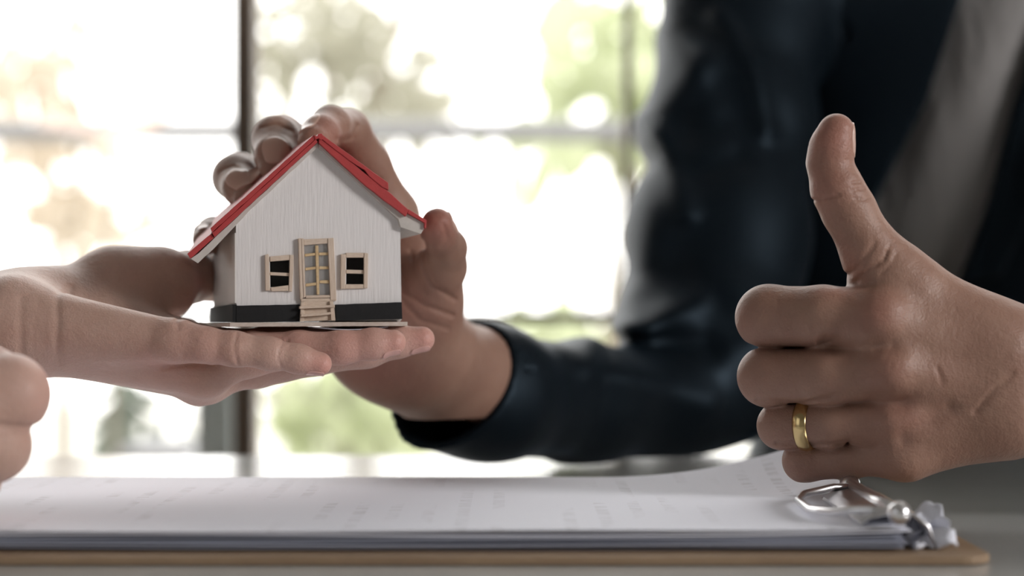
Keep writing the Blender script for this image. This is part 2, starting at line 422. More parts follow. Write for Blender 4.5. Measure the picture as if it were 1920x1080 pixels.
tree('dry_shrub', 'beige dry-leaved shrub outside at the far left of the window', 'shrub', 90, 4.4,
     [([(120, 760, 4.4), (100, 400, 4.4), (60, 150, 4.4)], .018), ([(120, 700, 4.4), (150, 350, 4.4), (140, 0, 4.4)], .012)],
     [([(60, 190, 4.4, 70, 100, .2), (110, 270, 4.4, 120, 35, .2), (130, 390, 4.4, 75, 60, .2), (130, 20, 4.4, 50, 50, .2), (30, 110, 4.4, 60, 60, .2), (190, 400, 4.4, 60, 50, .2)], 170, .05, 'leaf_beige', 2.0)])
tree('pink_leaved_plant', 'thin plant with one pinkish upright leaf outside, left of the window post', 'plant', 230, 3.0,
     [([(215, 800, 3.0), (200, 450, 3.0), (225, 270, 3.0)], .004)],
     [([(225, 250, 3.0, 14, 14, .02)], 4, .05, 'leaf_pink', 2.2)])
tree('green_bush', 'pale green bush outside below the window rail, under the two hands', 'bush', 640, 4.6,
     [([(640, 900, 4.6), (650, 800, 4.6)], .02), ([(700, 900, 4.6), (720, 760, 4.6)], .02)],
     [([(620, 770, 4.6, 130, 95, .2), (760, 800, 4.6, 60, 60, .2), (700, 740, 4.6, 60, 40, .2)], 170, .055, 'leaf_green', 1.8), ([(640, 770, 4.7, 120, 80, .1)], 60, .05, 'leaf_olive', 1.8)])
tree('low_shrub', 'pale green shrub outside just under the thin window rail beside the jacket sleeve', 'shrub', 1060, 4.2,
     [([(1060, 900, 4.2), (1060, 700, 4.2)], .02)],
     [([(1040, 630, 4.2, 110, 30, .2), (1060, 720, 4.2, 110, 60, .2)], 120, .05, 'leaf_green', 1.8), ([(1040, 625, 4.3, 100, 18, .1)], 30, .045, 'leaf_olive', 1.8)])
tree('dark_shrub', 'small dark green shrub outside at lower left above the table edge', 'shrub', 235, 3.6,
     [([(240, 900, 3.6), (235, 780, 3.6)], .01)],
     [([(232, 745, 3.6, 28, 42, .1), (240, 835, 3.6, 50, 20, .1), (330, 835, 3.6, 45, 18, .1)], 70, .035, 'leaf_dark', 1.8)])

# ------------------------------------------------------------------ table
YF = .104*FPX/313
tb = root('table', (.2, .85, 0), 'pale grained tabletop table reflecting the window, under the clipboard', 'table')
box('tabletop', (-.50, .28, TZ-.03), (1.1, YF, TZ), M['table'], tb, .0015)
for x in (-.45, 1.05):
    for y in (.33, YF-.05): box('leg', (x-.02, y-.02, 0), (x+.02, y+.02, TZ-.03), M['leg'], tb, .002)

# ------------------------------------------------------------------ clipboard, papers
cb = root('clipboard', (0, .91, TZ), 'brown hardboard clipboard with steel clip lying at the front of the table', 'clipboard')
yA, yB = .778, 1.03
xr = .181
def rounded(x0, x1, y0, y1, r, z0, z1, n=6):
    V = []
    for cx, cy, a0 in ((x1-r, y0+r, -90), (x1-r, y1-r, 0), (x0+r, y1-r, 90), (x0+r, y0+r, 180)):
        for k in range(n+1):
            a = math.radians(a0+90*k/n); V.append((cx+r*math.cos(a), cy+r*math.sin(a)))
    m = len(V); v = [(x, y, z0) for x, y in V]+[(x, y, z1) for x, y in V]
    return v, [tuple(range(m))[::-1], tuple(range(m, 2*m))]+[(i, (i+1) % m, m+(i+1) % m, m+i) for i in range(m)]
v, f = rounded(-.300, xr, yA, yB, .012, TZ+.0003, TZ+.0036); mesh('board', v, f, M['board'], cb, bevel=.0006)
def sheet(name, z0, x0, x1, y0, y1, mt, th, lift_r, corner, seed, label, group=None):
    r = random.Random(seed); nx, ny = 60, 16; V = []; F = []
    ph = r.uniform(0, 6)
    for s in (1, 0):
        for i in range(nx+1):
            for j in range(ny+1):
                u, w_ = i/nx, j/ny; x = x0+(x1-x0)*u; y = y0+(y1-y0)*w_
                z = z0+.0004*math.sin(u*9+ph)*(1-w_)+max(0, (x-.075)/.09)**2*lift_r*(1 if x < .165 else 1)
                z += corner*max(0, (u-.76)/.24)**2*max(0, (w_-.6)/.4)**2
                V.append((x, y, z+(th if s else 0)))
    N = (nx+1)*(ny+1)
    for i in range(nx):
        for j in range(ny):
            a = i*(ny+1)+j; b = a+ny+1; F.append((a, b, b+1, a+1)); F.append((N+a, N+a+1, N+b+1, N+b))
    for i in range(nx):
        for jj in (0, ny):
            a = i*(ny+1)+jj; b = a+ny+1; q = (a, N+a, N+b, b); F.append(q if jj == 0 else q[::-1])
    for j in range(ny):
        for ii in (0, nx):
            a = ii*(ny+1)+j; q = (a, a+1, N+a+1, N+a); F.append(q if ii == 0 else q[::-1])
    return tag(mesh(name, V, F, mt, None, smooth=False), label, 'paper', group)
ns = 9
for k in range(ns):
    j = random.Random(k+40)
    top = k == ns-1
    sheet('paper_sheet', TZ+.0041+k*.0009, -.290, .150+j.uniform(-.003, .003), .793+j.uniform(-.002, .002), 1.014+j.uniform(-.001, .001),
          M['print'] if top else M['shadepaper' if k < 6 else 'paper'], .00055, .0003*k, .018 if top else 0, k,
          'printed top sheet on the clipboard, its far corner lifting near the fist' if top else ('sheet low in the stack held on the clipboard, edge shade painted in as bluish grey' if k < 6 else 'white sheet high in the stack, just under the printed page'), None if top else ('shade-coloured lower sheets on the clipboard' if k < 6 else 'white sheets on the clipboard'))
# crumpled ends of the pages beyond the clip
def crumple(name, c, sx, sy, hgt, seed, label):
    r = np.random.default_rng(seed); n = 12; V = []; F = []
    A = r.uniform(-1, 1, (4, 4))
    for s in (0, 1):
        for i in range(n+1):
            for j in range(n+1):
                u, v = i/n, j/n
                x = c[0]+sx*u; y = c[1]+sy*(v-.5)+.004*math.sin(7*u+seed); z = c[2]+hgt*(math.sin(u*1.9)**1.3)*(.6+.4*math.sin(v*9+seed))+.0015*math.sin(v*23+u*9)
                V.append((x, y, z+(.0006 if s else 0)))
    N = (n+1)**2
    for i in range(n):
        for j in range(n):
            a = i*(n+1)+j; b = a+n+1; F.append((N+a, N+b, N+b+1, N+a+1)); F.append((a, a+1, b+1, b))
    for i in range(n):
        for a, b in ((i*(n+1), (i+1)*(n+1)), ((i+1)*(n+1)+n, i*(n+1)+n), (i+1, i), (n*(n+1)+i, n*(n+1)+i+1)):
            F.append((a, b, b+N, a+N))
    return tag(mesh(name, V, F, M['paper'], None, smooth=True), label, 'paper')
crumple('torn_paper', (.150, .824, TZ+.0045), .020, .030, .013, 3, 'curled torn paper end sticking up beyond the clip at the right of the clipboard')
crumple('torn_paper', (.154, .806, TZ+.0042), .016, .022, .006, 5, 'flatter crumpled paper scrap at the near right corner of the clipboard')
# clip
cp = mesh('clip', *join(), None, cb) if False else None
n = 12; V = []; F = []
yc0, yc1 = .797, .895; arc = [(.134, .0142), (.138, .0168), (.146, .0185), (.154, .0178), (.160, .0130), (.163, .0040)]
V1 = [(x, yc0, TZ+z) for x, z in arc]+[(x, yc1, TZ+z) for x, z in arc]+[(x-.0004, yc0, TZ+z-.0012) for x, z in arc]+[(x-.0004, yc1, TZ+z-.0012) for x, z in arc]
m = len(arc)
for i in range(m-1):
    F += [(i, m+i, m+i+1, i+1), (2*m+i, 2*m+i+1, 3*m+i+1, 3*m+i)]; F += [(i, i+1, 2*m+i+1, 2*m+i), (m+i+1, m+i, 3*m+i, 3*m+i+1)]
F += [(0, 2*m, 3*m, m), (m-1, 2*m-1, 4*m-1, 3*m-1)]
clip = mesh('clip', V1, F, M['metal'], cb, smooth=True)
V, F = tube([(.147, .790, TZ+.0185), (.147, .905, TZ+.0185)], .0028, 14); mesh('hinge_rod', V, F, M['metal'], clip, smooth=True)
pts = [(.150, .800, TZ+.018), (.138, .803, TZ+.0185), (.124, .812, TZ+.0165), (.119, .830, TZ+.0155), (.119, .866, TZ+.0155), (.124, .884, TZ+.0165), (.138, .893, TZ+.0185), (.150, .896, TZ+.018)]
V, F = tube(pts, .0016, 10); mesh('wire_lever', V, F, M['metal'], clip, smooth=True)
for y in (.790, .905):
    bm = bmesh.new(); bmesh.ops.create_uvsphere(bm, u_segments=16, v_segments=10, radius=.0046)
    V = [tuple(Vector(v.co)+Vector((.147, y, TZ+.0185))) for v in bm.verts]; bm.verts.index_update()
    F = [[v.index for v in q.verts] for q in bm.faces]; bm.free(); mesh('rod_cap', V, F, M['metal'], clip, smooth=True)

# ------------------------------------------------------------------ model house
PHI = math.radians(14); wd = np.array([math.cos(PHI), math.sin(PHI), 0]); nd = np.array([-math.sin(PHI), math.cos(PHI), 0]); dd_ = nd+np.array([0, 0, -.022])
C0 = P(443, 604, .925); HD = .098; HW = .0746
house = root('model_house', tuple(C0+wd*HW/2+dd_*HD/2), 'small white model house with red card roof resting on an open palm', 'model house')
def FR(px, py, o):            # pixel on the front plane -> (u, z)
    ray = np.array([(px-960)/FPX, 1, (540-py)/FPX]); p0 = C0-o*dd_; cam0 = np.array([0, 0, CAMZ])
    t = ((p0-cam0)@nd)/(ray@nd); p = cam0+t*ray; return float((p-C0)@wd), float(p[2]-C0[2]-o*.022)
def LW(u, v, z): return C0+wd*u+dd_*v+np.array([0, 0, z])
def prism_uz(uz, v0, v1):
    n = len(uz); V = [LW(u, v0, z) for u, z in uz]+[LW(u, v1, z) for u, z in uz]
    area_ = sum(uz[i][0]*uz[(i+1) % n][1]-uz[(i+1) % n][0]*uz[i][1] for i in range(n))
    f0 = list(range(n)) if area_ > 0 else list(range(n))[::-1]
    F = [tuple(f0), tuple(i+n for i in f0[::-1])]
    for a, b in zip(f0, f0[1:]+f0[:1]): F.append((b, a, a+n, b+n))
    return V, F
def prism(name, pix, o0, o1, mt, parent, bevel=.00015):
    uz = [FR(x, y, o1) for x, y in pix]; V, F = prism_uz(uz, -o1, -o0)
    return mesh(name, V, F, mt, parent, bevel=bevel)
def subdiv_poly(pix, amp, seed, n=6):
    r = random.Random(seed); out = []
    for (a, b), (c, d) in zip(pix, pix[1:]+pix[:1]):
        L = math.hypot(c-a, d-b); k = max(1, int(L/14))
        for i in range(k):
            t = i/k; out.append((a+(c-a)*t+(r.uniform(-amp, amp) if i else 0), b+(d-b)*t+(r.uniform(-amp, amp) if i else 0)))
    return out
# front wall with real window openings
holeL = [(506, 488), (543, 487), (543, 537), (507, 538.5)]; holeR = [(649.5, 482.5), (683, 482.5), (682.5, 533), (649, 533.5)]
outer = [(443, 604), (753, 600.5), (752.5, 560), (750, 409), (595, 264), (442.5, 418)]
bm = bmesh.new(); T = .0018
def loop(pix):
    vs = [bm.verts.new(tuple(LW(*((lambda q: (q[0], 0, q[1]))(FR(x, y, 0)))))) for x, y in pix]
    return [bm.edges.new((a, b)) for a, b in zip(vs, vs[1:]+vs[:1])]
es = loop(outer)+loop(holeL)+loop(holeR)
bmesh.ops.triangle_fill(bm, edges=es, use_beauty=True, normal=tuple(-dd_))
for fc in bm.faces:
    fc.normal_update()
    if fc.normal.dot(Vector(-dd_)) < 0: fc.normal_flip()
fs = list(bm.faces); ext = bmesh.ops.extrude_face_region(bm, geom=fs)
nv = [g for g in ext['geom'] if isinstance(g, bmesh.types.BMVert)]
for v_ in nv: v_.co = v_.co  # front copy stays
old = set(bm.verts)-set(nv)
for v_ in old: v_.co += Vector(dd_)*T
bmesh.ops.recalc_face_normals(bm, faces=bm.faces); bm.verts.index_update()
V = [tuple(v.co) for v in bm.verts]; F = [[v.index for v in q.verts] for q in bm.faces]; bm.free()
mesh('front_wall', V, F, M['white'], house)
zl = FR(443, 420, 0)[1]; zrr = FR(750, 411, 0)[1]; za = FR(595, 266, 0)[1]; ua = FR(595, 266, 0)[0]
V, F = prism_uz([(0, 0), (.0016, 0), (.0016, zl+.001), (0, zl)], .0018, HD); mesh('left_wall', V, F, M['side'], house)
V, F = prism_uz([(HW-.0016, 0), (HW, 0), (HW, zrr), (HW-.0016, zrr+.001)], .0018, HD); mesh('right_wall', V, F, M['side'], house)
V, F = prism_uz([(0, 0), (HW, 0), (HW, zrr), (ua, za), (0, zl)], HD, HD+.0018); mesh('rear_wall', V, F, M['white'], house)
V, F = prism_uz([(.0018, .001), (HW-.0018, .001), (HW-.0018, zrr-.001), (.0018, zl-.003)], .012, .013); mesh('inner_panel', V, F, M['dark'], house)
# a slightly lighter strip of card on the left wall
V, F = prism_uz([(-.0006, .0085), (.0, .0085), (.0, zl-.004), (-.0006, zl-.004)], .0, .030); mesh('side_card', V, F, M['side'], house)
# plinth
prism('plinth', subdiv_poly([(441, 573), (563, 571), (563, 603.5), (441, 605)], .3, 1), 0, .0018, M['black'], house)
prism('plinth', subdiv_poly([(629, 571), (683, 569), (753.5, 566.5), (754.5, 598), (630, 602)], .3, 2), 0, .0018, M['black'], house)
V, F = prism_uz([(-.0018, 0), (0, 0), (0, .0079), (-.0018, .0079)], -.0018, HD+.002); mesh('plinth', V, F, M['black'], house)
# base board, with a curled paper liner beneath
zb = C0[2]-.0002
def LWb(u, v, z): p = LW(u, v, 0); p[2] += z-.0002; return p
def slab(name, u0, u1, v0, v1, z0, z1, mt):
    ub = u0-.0065
    V = [LWb(u0, v0, z0), LWb(u1, v0, z0), LWb(u1, v1, z0), LWb(ub, v1, z0), LWb(u0, v0, z1), LWb(u1, v0, z1), LWb(u1, v1, z1), LWb(ub, v1, z1)]
    return mesh(name, V, boxv((0,0,0), (1,1,1))[1], mt, house, bevel=.0002)
slab('base_board', -.0035, FR(763, 605, .004)[0], -.0055, HD+.006, -.0019, 0, M['plate'])
V = []; F = []
for i in range(17):
    u = .034+.034*i/16; s = math.sin(math.pi*i/16)
    for v_ in (-.003, .03):
        V += [LWb(u, v_, -.0021-.0011*s), LWb(u, v_, -.0024-.0011*s)]
for i in range(16):
    a = i*4; F += [(a, a+2, a+6, a+4), (a+1, a+5, a+7, a+3), (a, a+4, a+5, a+1), (a+2, a+3, a+7, a+6)]
mesh('paper_liner', V, F, M['paper'], house)
# roof: layers of card
def roofp(name, pix, o1, mt, back=HD+.006, seed=0, amp=.35, tp=1.0):
    uz = [FR(x, y, o1) for x, y in subdiv_poly(pix, amp, seed)]; V, F = prism_uz(uz, -o1, back); n_ = len(uz)
    rz = FR(597, 258, o1)
    for i_, (u_, z_) in enumerate(uz): V[n_+i_] = LW(rz[0]+(u_-rz[0])*tp, back, rz[1]+(z_-rz[1])*tp)
    return mesh(name, V, F, mt, house, bevel=.0002)
roofp('roof_panel', [(588, 253.5), (394.5, 428), (397.5, 436), (592, 260)], .0052, M['red'], HD+.004, 1, .35, .74)
roofp('roof_panel', [(592, 260.6), (397.8, 436.6), (402, 445), (596, 266.5)], .0046, M['red'], HD+.003, 2, .35, .74)
roofp('roof_panel', [(596, 267), (402, 445.5), (370, 494), (357, 484), (394, 449), (400, 437)][:1]+[(405, 443), (372, 475), (357, 485), (371, 494), (404, 463), (470, 393), (597, 275)], .0030, M['card'], HD+.006, 3, .5, .72)
roofp('roof_panel', [(396, 438), (351, 476), (357, 485), (401, 446)], .0036, M['red'], HD+.006, 4, .35, .72)
roofp('roof_panel', [(598, 258), (640, 288), (684, 325), (731, 361), (766, 393), (761, 406), (718, 374), (675, 339), (598, 268)], .0052, M['red'], HD+.004, 5, .4)
roofp('roof_panel', [(766, 392), (800, 413), (799, 429), (795.5, 427), (796, 418), (764, 400)], .0046, M['red'], HD+.004, 6, .3)
roofp('roof_panel', [(598, 268.5), (675, 339.5), (752, 400), (764, 401), (795, 419), (795.5, 428), (789, 439), (751, 426), (747, 411), (598, 277)], .0030, M['card'], HD+.006, 7, .4)
roofp('roof_panel', [(603, 251), (670, 301), (728, 342.5), (729, 356.5), (717, 351), (692, 330), (684, 319), (655, 301), (604, 261)], .0056, M['red'], HD+.002, 8, .5)
roofp('roof_gap_shade', [(640, 284), (690, 320), (694, 332), (684, 327), (655, 305)], .0040, M['dark'], .03, 11, .3)  # dark slab painted as the shade in the gap under the lifted flap
roofp('ridge_cap', [(588, 253), (595, 255.5), (597, 251), (603, 250), (608, 257), (603, 263), (597, 259), (592, 262)], .0058, M['red'], HD+.004, 9, .3)
# windows
def strip(nm, pix, o0, o1, mt, parent): return prism(nm, pix, o0, o1, mt, parent, .0002)
for pane, fr, mu in (
  (holeL, [('v', [(497, 478), (501, 477), (502.5, 476), (504.6, 478.5), (506.6, 545), (498, 545)]), ('h', [(506.4, 481), (543.7, 477.5), (543.7, 487.5), (506.4, 490.5)]),
           ('v', [(543.7, 478), (550.7, 478), (550, 512), (547.7, 547), (541.6, 546), (543, 500)]), ('h', [(508, 539), (541.6, 534.6), (541.6, 545.5), (510.8, 546.4), (508, 544)])],
   [(506.4, 510), (543.5, 511.8), (543.5, 518), (506.4, 516)]),
  (holeR, [('v', [(639.7, 476.6), (648.8, 476.6), (647.4, 542), (639, 542)]), ('h', [(648.8, 474), (682.8, 474), (682.3, 483), (648.8, 483)]),
           ('v', [(682.8, 474), (690.5, 475), (689.3, 540.4), (682.3, 540.4)]), ('h', [(647.5, 533), (682.3, 533), (682.3, 541), (647.5, 541.7)])],
   [(649.0, 505.6), (682.8, 506.5), (682.8, 513.5), (649.0, 512.7)])):
    wdw = prism('window', pane, -.0016, -.0012, M['glass'], house, 0)
    for kd, q in fr: strip('frame_strip', q, .0001, .0017 if kd == 'v' else .0014, M['balsa' if kd == 'v' else 'balsah'], wdw)
    strip('muntin', mu, -.0008, .0007, M['balsah'], wdw)
# door
door = prism('door', [(570, 457), (616, 455), (620, 556), (573, 557)], .0001, .0006, M['glass'], house, 0)
for kd, q in (('v', [(559.5, 447), (564.6, 446.5), (568.5, 559), (563, 561.5)]), ('v', [(565, 447), (569.7, 447), (573.2, 556.6), (569, 559)]),
              ('h', [(569.9, 448.5), (614, 446.7), (614.3, 456.4), (570, 460)]), ('v', [(614.5, 446.7), (625.6, 445.8), (631, 562.8), (619.8, 562.8)]),
              ('h', [(573.4, 554), (619.6, 553), (619.8, 558.2), (573.4, 559.2)]), ('h', [(564, 560), (629.5, 558.9), (630.4, 564.7), (564.4, 566)])):
    strip('frame_strip', q, .0001, .0021 if kd == 'v' else .0018, M['balsa' if kd == 'v' else 'balsah'], door)
strip('muntin', [(591, 460), (597, 460), (599, 552.5), (594, 552.5)], .0006, .0014, M['pine'], door)
for q in ([(571.5, 476), (591, 474), (591.3, 479), (571.5, 481.4)], [(597.8, 473.6), (616.3, 473), (616.3, 478.4), (597.8, 479)],
          [(572.3, 502), (592, 499.5), (592.6, 504.7), (572.3, 507.4)], [(598.3, 499.5), (617, 499.5), (617, 504.7), (598.3, 505)],
          [(573, 532), (592.5, 529.5), (593, 535), (573, 537.6)], [(599, 525.8), (618, 525), (618, 532), (599, 531)]):
    strip('muntin', q, .0006, .0012, M['pine'], door)
st = prism('steps', [(569, 565.5), (621, 565), (623, 600.5), (568, 602.5)], .0001, .0022, M['balsah'], house)
strip('stringer', [(564.4, 566), (570.6, 566), (569.9, 603), (562.3, 603.5)], .0022, .0034, M['balsa'], st)
strip('stringer', [(618, 565), (625, 564.8), (629.2, 601), (620.7, 601)], .0022, .0034, M['balsa'], st)
strip('tread', [(561.8, 574), (600, 573.4), (627.9, 571.4), (627.9, 576.2), (561.8, 579.3)], .0022, .0048, M['balsah'], st)
strip('tread', [(564.5, 589), (600, 587), (622.8, 584.8), (622.8, 589.3), (600, 592), (564.5, 594.2)], .0022, .0056, M['balsah'], st)

# ------------------------------------------------------------------ man's thumbs-up hand (his left), back of the hand to the camera
HL = Hand()
q = .886
HL.palm = [
 (J(1640, 607, q+.004, 50), J(1860, 665, q+.012, 62), .012), (J(1668, 695, q+.002, 48), J(1880, 715, q+.012, 60), .014),
 (J(1668, 790, q+.008, 42), J(1880, 760, q+.014, 58), .014), (J(1678, 850, q+.014, 40), J(1870, 780, q+.018, 58), .014),
 (J(1870, 655, q+.014, 66), J(2080, 665, q+.030, 78), .016), (J(1880, 770, q+.014, 62), J(2080, 770, q+.030, 78), .016),
 (J(1690, 520, q+.014, 50), J(1880, 650, q+.014, 60), .016),     # thumb metacarpal
 (J(1640, 575, q+.024, 52), J(1800, 650, q+.03, 70), .02),        # web / thenar bulk
 (J(1660, 700, q+.035, 60), J(1860, 730, q+.03, 70), .02),        # palm depth
 (J(1690, 810, q+.035, 50), J(1860, 760, q+.03, 60), .02)]
HL.fingers = [
 ([J(1640, 600, q+.002, 50), J(1545, 596, q+.012, 59), J(1441, 595, q+.025, 59), J(1452, 598, q+.048, 48), J(1530, 604, q+.050, 42), J(1590, 610, q+.046, 40)], .008),
 ([J(1665, 700, q+.000, 47), J(1550, 706, q+.011, 53), J(1440, 706, q+.024, 54.5), J(1450, 706, q+.036, 44), J(1530, 706, q+.052, 40), J(1590, 706, q+.046, 38)], .008),
 ([J(1668, 788, q+.007, 42), J(1560, 797, q+.016, 43), J(1465, 798, q+.027, 42.5), J(1475, 796, q+.038, 38), J(1545, 795, q+.050, 36), J(1600, 790, q+.046, 34)], .007),
 ([J(1682, 848, q+.014, 40), J(1590, 858, q+.023, 38), J(1508, 864, q+.031, 38), J(1515, 866, q+.038, 33), J(1570, 862, q+.048, 31), J(1610, 858, q+.046, 30)], .007),
 ([J(1700, 540, q+.012, 54), J(1632, 470, q+.012, 54), J(1590, 392, q+.010, 49), J(1569, 352, q+.009, 47), J(1555, 305, q+.009, 40), J(1560, 275, q+.008, 39), J(1568, 247, q+.007, 34)], .012)]
HL.extra = [
 (J(1480, 650, q+.034, 34), J(1600, 652, q+.03, 44), .003), (J(1500, 755, q+.036, 28), J(1600, 750, q+.03, 38), .003), (J(1545, 832, q+.038, 24), J(1630, 830, q+.032, 34), .003),
 (J(1662, 586, q-.0030, 30), J(1655, 600, q-.0030, 30), .010), (J(1678, 690, q-.0048, 27), J(1674, 700, q-.0048, 27), .010),
 (J(1694, 790, q+.004, 26), J(1690, 796, q+.004, 26), .010), (J(1704, 860, q+.0095, 24), J(1700, 864, q+.0095, 24), .010),
 (J(1690, 700, q+.0025, 42), J(1850, 712, q+.0065, 48), .006), (J(1700, 610, q+.0045, 42), J(1850, 680, q+.0085, 48), .006),
 (J(1720, 700, q-.0022, 14), J(1840, 706, q+.0040, 12), .008), (J(1700, 620, q+.0005, 14), J(1840, 680, q+.0060, 12), .008), (J(1735, 800, q+.0050, 12), J(1850, 745, q+.0070, 12), .008),
 (J(1712, 860, q+.014, 30), J(1850, 800, q+.014, 44), .008)]
a, b = P(1590, 392, q+.01), P(1554, 305, q+.009)
HL.ring(P(1569, 378, q), P(1580, 376, q), 0, .0007, 0, .02); HL.rings.pop()
ax = P(1554, 305, q)-P(1590, 392, q)
HL.cut([(1515, 372), (1545, 375), (1572, 366)], q, .0006, .0007)
HL.cut([(1596, 343), (1612, 341)], q, .0006, .0007); HL.cut([(1596, 359), (1608, 354), (1622, 354)], q, .0006, .0006)
HL.cut([(1600, 373), (1616, 376), (1632, 370)], q, .0005, .0005)
HL.cut([(1592, 520), (1606, 504), (1624, 480), (1640, 455)], q, .0013, .0007)
HL.cut([(1610, 528), (1632, 503), (1655, 490), (1662, 472)], q, .0010, .0006)
for a_ in ([(1640, 500), (1660, 478), (1668, 460)], [(1650, 515), (1672, 492), (1682, 474)]): HL.cut(a_, q, .0008, .00035)
HL.cut([(1388, 648), (1450, 655), (1520, 652), (1560, 640)], q, .0012, .0010)
HL.cut([(1430, 755), (1500, 760), (1560, 745)], q, .0012, .0010); HL.cut([(1470, 838), (1540, 838), (1600, 832)], q, .0012, .0010)
HL.cut([(1550, 641), (1562, 643)], q, .0030, .0018); HL.cut([(1550, 750), (1562, 748)], q, .0028, .0010); HL.cut([(1584, 836), (1598, 834)], q, .0028, .0012)
HL.cut([(1690, 812), (1730, 795), (1775, 768)], q, .0035, .0012); HL.cut([(1645, 748), (1680, 752)], q, .0065, .0018); HL.cut([(1640, 645), (1662, 648)], q, .0050, .0016); HL.cut([(1655, 822), (1690, 822)], q, .0050, .0016)
HL.cut([(1750, 690), (1758, 715)], q, .0012, .0005); HL.cut([(1825, 770), (1850, 735), (1890, 700)], q, .0016, .0006)
HL.cut([(1386, 560), (1384, 620)], q, .0006, .0005); 
vL, qL = sdf_mesh(HL.f, P(1360, 930, .86)-[0, .01, 0], P(2080, 190, .955)+[.004, .012, 0], .00075)

# ------------------------------------------------------------------ man's right hand, over the model house
HR = Hand()
HR.palm = [
 (J(735, 405, 1.066, 44), J(752, 590, 1.04, 62), .014), (J(680, 400, 1.078, 42), J(725, 600, 1.05, 62), .016),
 (J(622, 412, 1.082, 40), J(700, 610, 1.055, 60), .016), (J(570, 440, 1.080, 36), J(690, 620, 1.055, 58), .016),
 (J(745, 590, 1.045, 74), J(730, 650, 1.055, 78), .016), (J(790, 620, 1.042, 56), J(800, 660, 1.055, 76), .016),
 (J(735, 662, 1.060, 76), J(880, 745, 1.13, 88), .02), (J(790, 665, 1.060, 82), J(900, 725, 1.13, 98), .02),
 (J(880, 740, 1.13, 92), J(1180, 760, 1.25, 96), .02),
 (J(770, 460, 1.045, 42), J(785, 560, 1.035, 54), .014),
 (J(795, 560, 1.030, 54), J(770, 630, 1.042, 62), .016), (J(700, 560, 1.035, 60), J(690, 640, 1.045, 62), .02)]
HR.fingers = [
 ([J(737, 400, 1.062, 42), J(690, 310, 1.048, 42), J(652, 247, 1.030, 41), J(620, 236, 1.002, 36), J(600, 252, .985, 34), J(588, 266, .975, 30)], .010),
 ([J(680, 400, 1.078, 40), J(580, 280, 1.060, 38), J(530, 256, 1.030, 38), J(517, 262, 1.008, 43), J(514, 292, .990, 35), J(513, 315, .984, 28)], .008),
 ([J(622, 412, 1.082, 38), J(510, 330, 1.064, 37), J(448, 326, 1.030, 38), J(441, 333, 1.010, 40), J(452, 352, .992, 33), J(464, 368, .984, 27)], .008),
 ([J(570, 440, 1.080, 34), J(465, 432, 1.058, 32), J(400, 438, 1.030, 30), J(390, 446, 1.012, 28), J(385, 452, 1.000, 24)], .007),
 ([J(806, 560, 1.028, 54), J(828, 500, 1.012, 46), J(836, 466, 1.002, 38), J(824, 440, .990, 32), J(820, 420, .984, 30)], .010)]
HR.cut([(800, 455), (798, 500), (815, 535), (852, 560)], 1.02, .0014, .0013); HR.cut([(752, 500), (770, 545), (800, 572), (848, 590)], 1.03, .0014, .0012)
HR.cut([(756, 560), (790, 600), (840, 615)], 1.03, .0012, .0007); HR.cut([(770, 470), (782, 510), (800, 550)], 1.03, .0010, .0006)
HR.cut([(690, 350), (708, 344), (712, 336)], 1.04, .0009, .0009); HR.cut([(645, 275), (668, 262), (674, 240)], 1.03, .0009, .0008)
HR.cut([(490, 240), (520, 233), (548, 246)], 1.0, .0008, .0006); HR.cut([(412, 322), (438, 312), (462, 322)], 1.0, .0008, .0006)
HR.cut([(835, 425), (842, 452), (830, 465)], 1.0, .0010, .0008)
vR, qR = sdf_mesh(HR.f, P(330, 900, .96)+[-.0, 0, .02], P(1060, 180, 1.22)+[.02, .01, 0], .0010)

# ------------------------------------------------------------------ the woman's open palm (her left) and her closed right hand
HW_ = Hand()
HW_.palm = [
 (J(30, 604, .925, 70), J(330, 640, .910, 36), .012), (J(60, 625, .935, 62), J(385, 706, .930, 36), .014),
 (J(60, 620, .950, 60), J(375, 712, .950, 38), .014), (J(60, 610, .965, 58), J(365, 690, .972, 36), .014),
 (J(-500, 640, .95, 110), J(10, 612, .935, 74), .02), (J(-500, 640, .98, 100), J(40, 600, .955, 66), .02),
 (J(60, 590, .960, 56), J(215, 545, .985, 66), .02), (J(215, 545, .985, 66), J(300, 532, .995, 58), .014), (J(120, 590, .960, 50), J(330, 650, .965, 48), .016)]
HW_.fingers = [
 ([J(330, 641, .908, 34), J(385, 648, .905, 33), J(440, 654, .904, 31), J(505, 663, .905, 29), J(560, 673, .906, 25.5), J(600, 682, .907, 22)], .009),
 ([J(385, 700, .930, 38), J(470, 664, .932, 41), J(560, 656, .929, 34), J(640, 652, .926, 30), J(700, 645, .927, 28), J(737, 642, .928, 24)], .008),
 ([J(375, 712, .950, 36), J(480, 690, .948, 34), J(590, 668, .947, 32), J(680, 650, .947, 30), J(745, 641, .946, 29), J(791, 636, .946, 24)], .008),
 ([J(365, 690, .972, 36), J(480, 672, .972, 34), J(590, 655, .970, 31), J(690, 648, .970, 29), J(745, 645, .970, 24)], .008),
 ([J(215, 545, .985, 62), J(300, 534, .997, 58), J(352, 520, 1.020, 49), J(400, 521, 1.038, 42), J(450, 522, 1.044, 34), J(478, 522, 1.046, 28)], .012)]
HW_.extra = [(J(360, 655, .955, 40), J(520, 655, .955, 38), .014), (J(520, 655, .952, 38), J(690, 650, .950, 35), .008), (J(372, 724, .942, 26), J(392, 722, .942, 26), .010)]
HW_.cut([(447, 626), (444, 650), (450, 683)], .905, .0008, .0005); HW_.cut([(531, 640), (524, 668), (530, 694)], .905, .0007, .00035)
HW_.cut([(100, 540), (112, 600), (108, 680)], .91, .0018, .0006); HW_.cut([(40, 560), (42, 620), (36, 690)], .91, .0020, .0005)
HW_.cut([(300, 690), (340, 684), (390, 684)], .91, .0014, .0006)
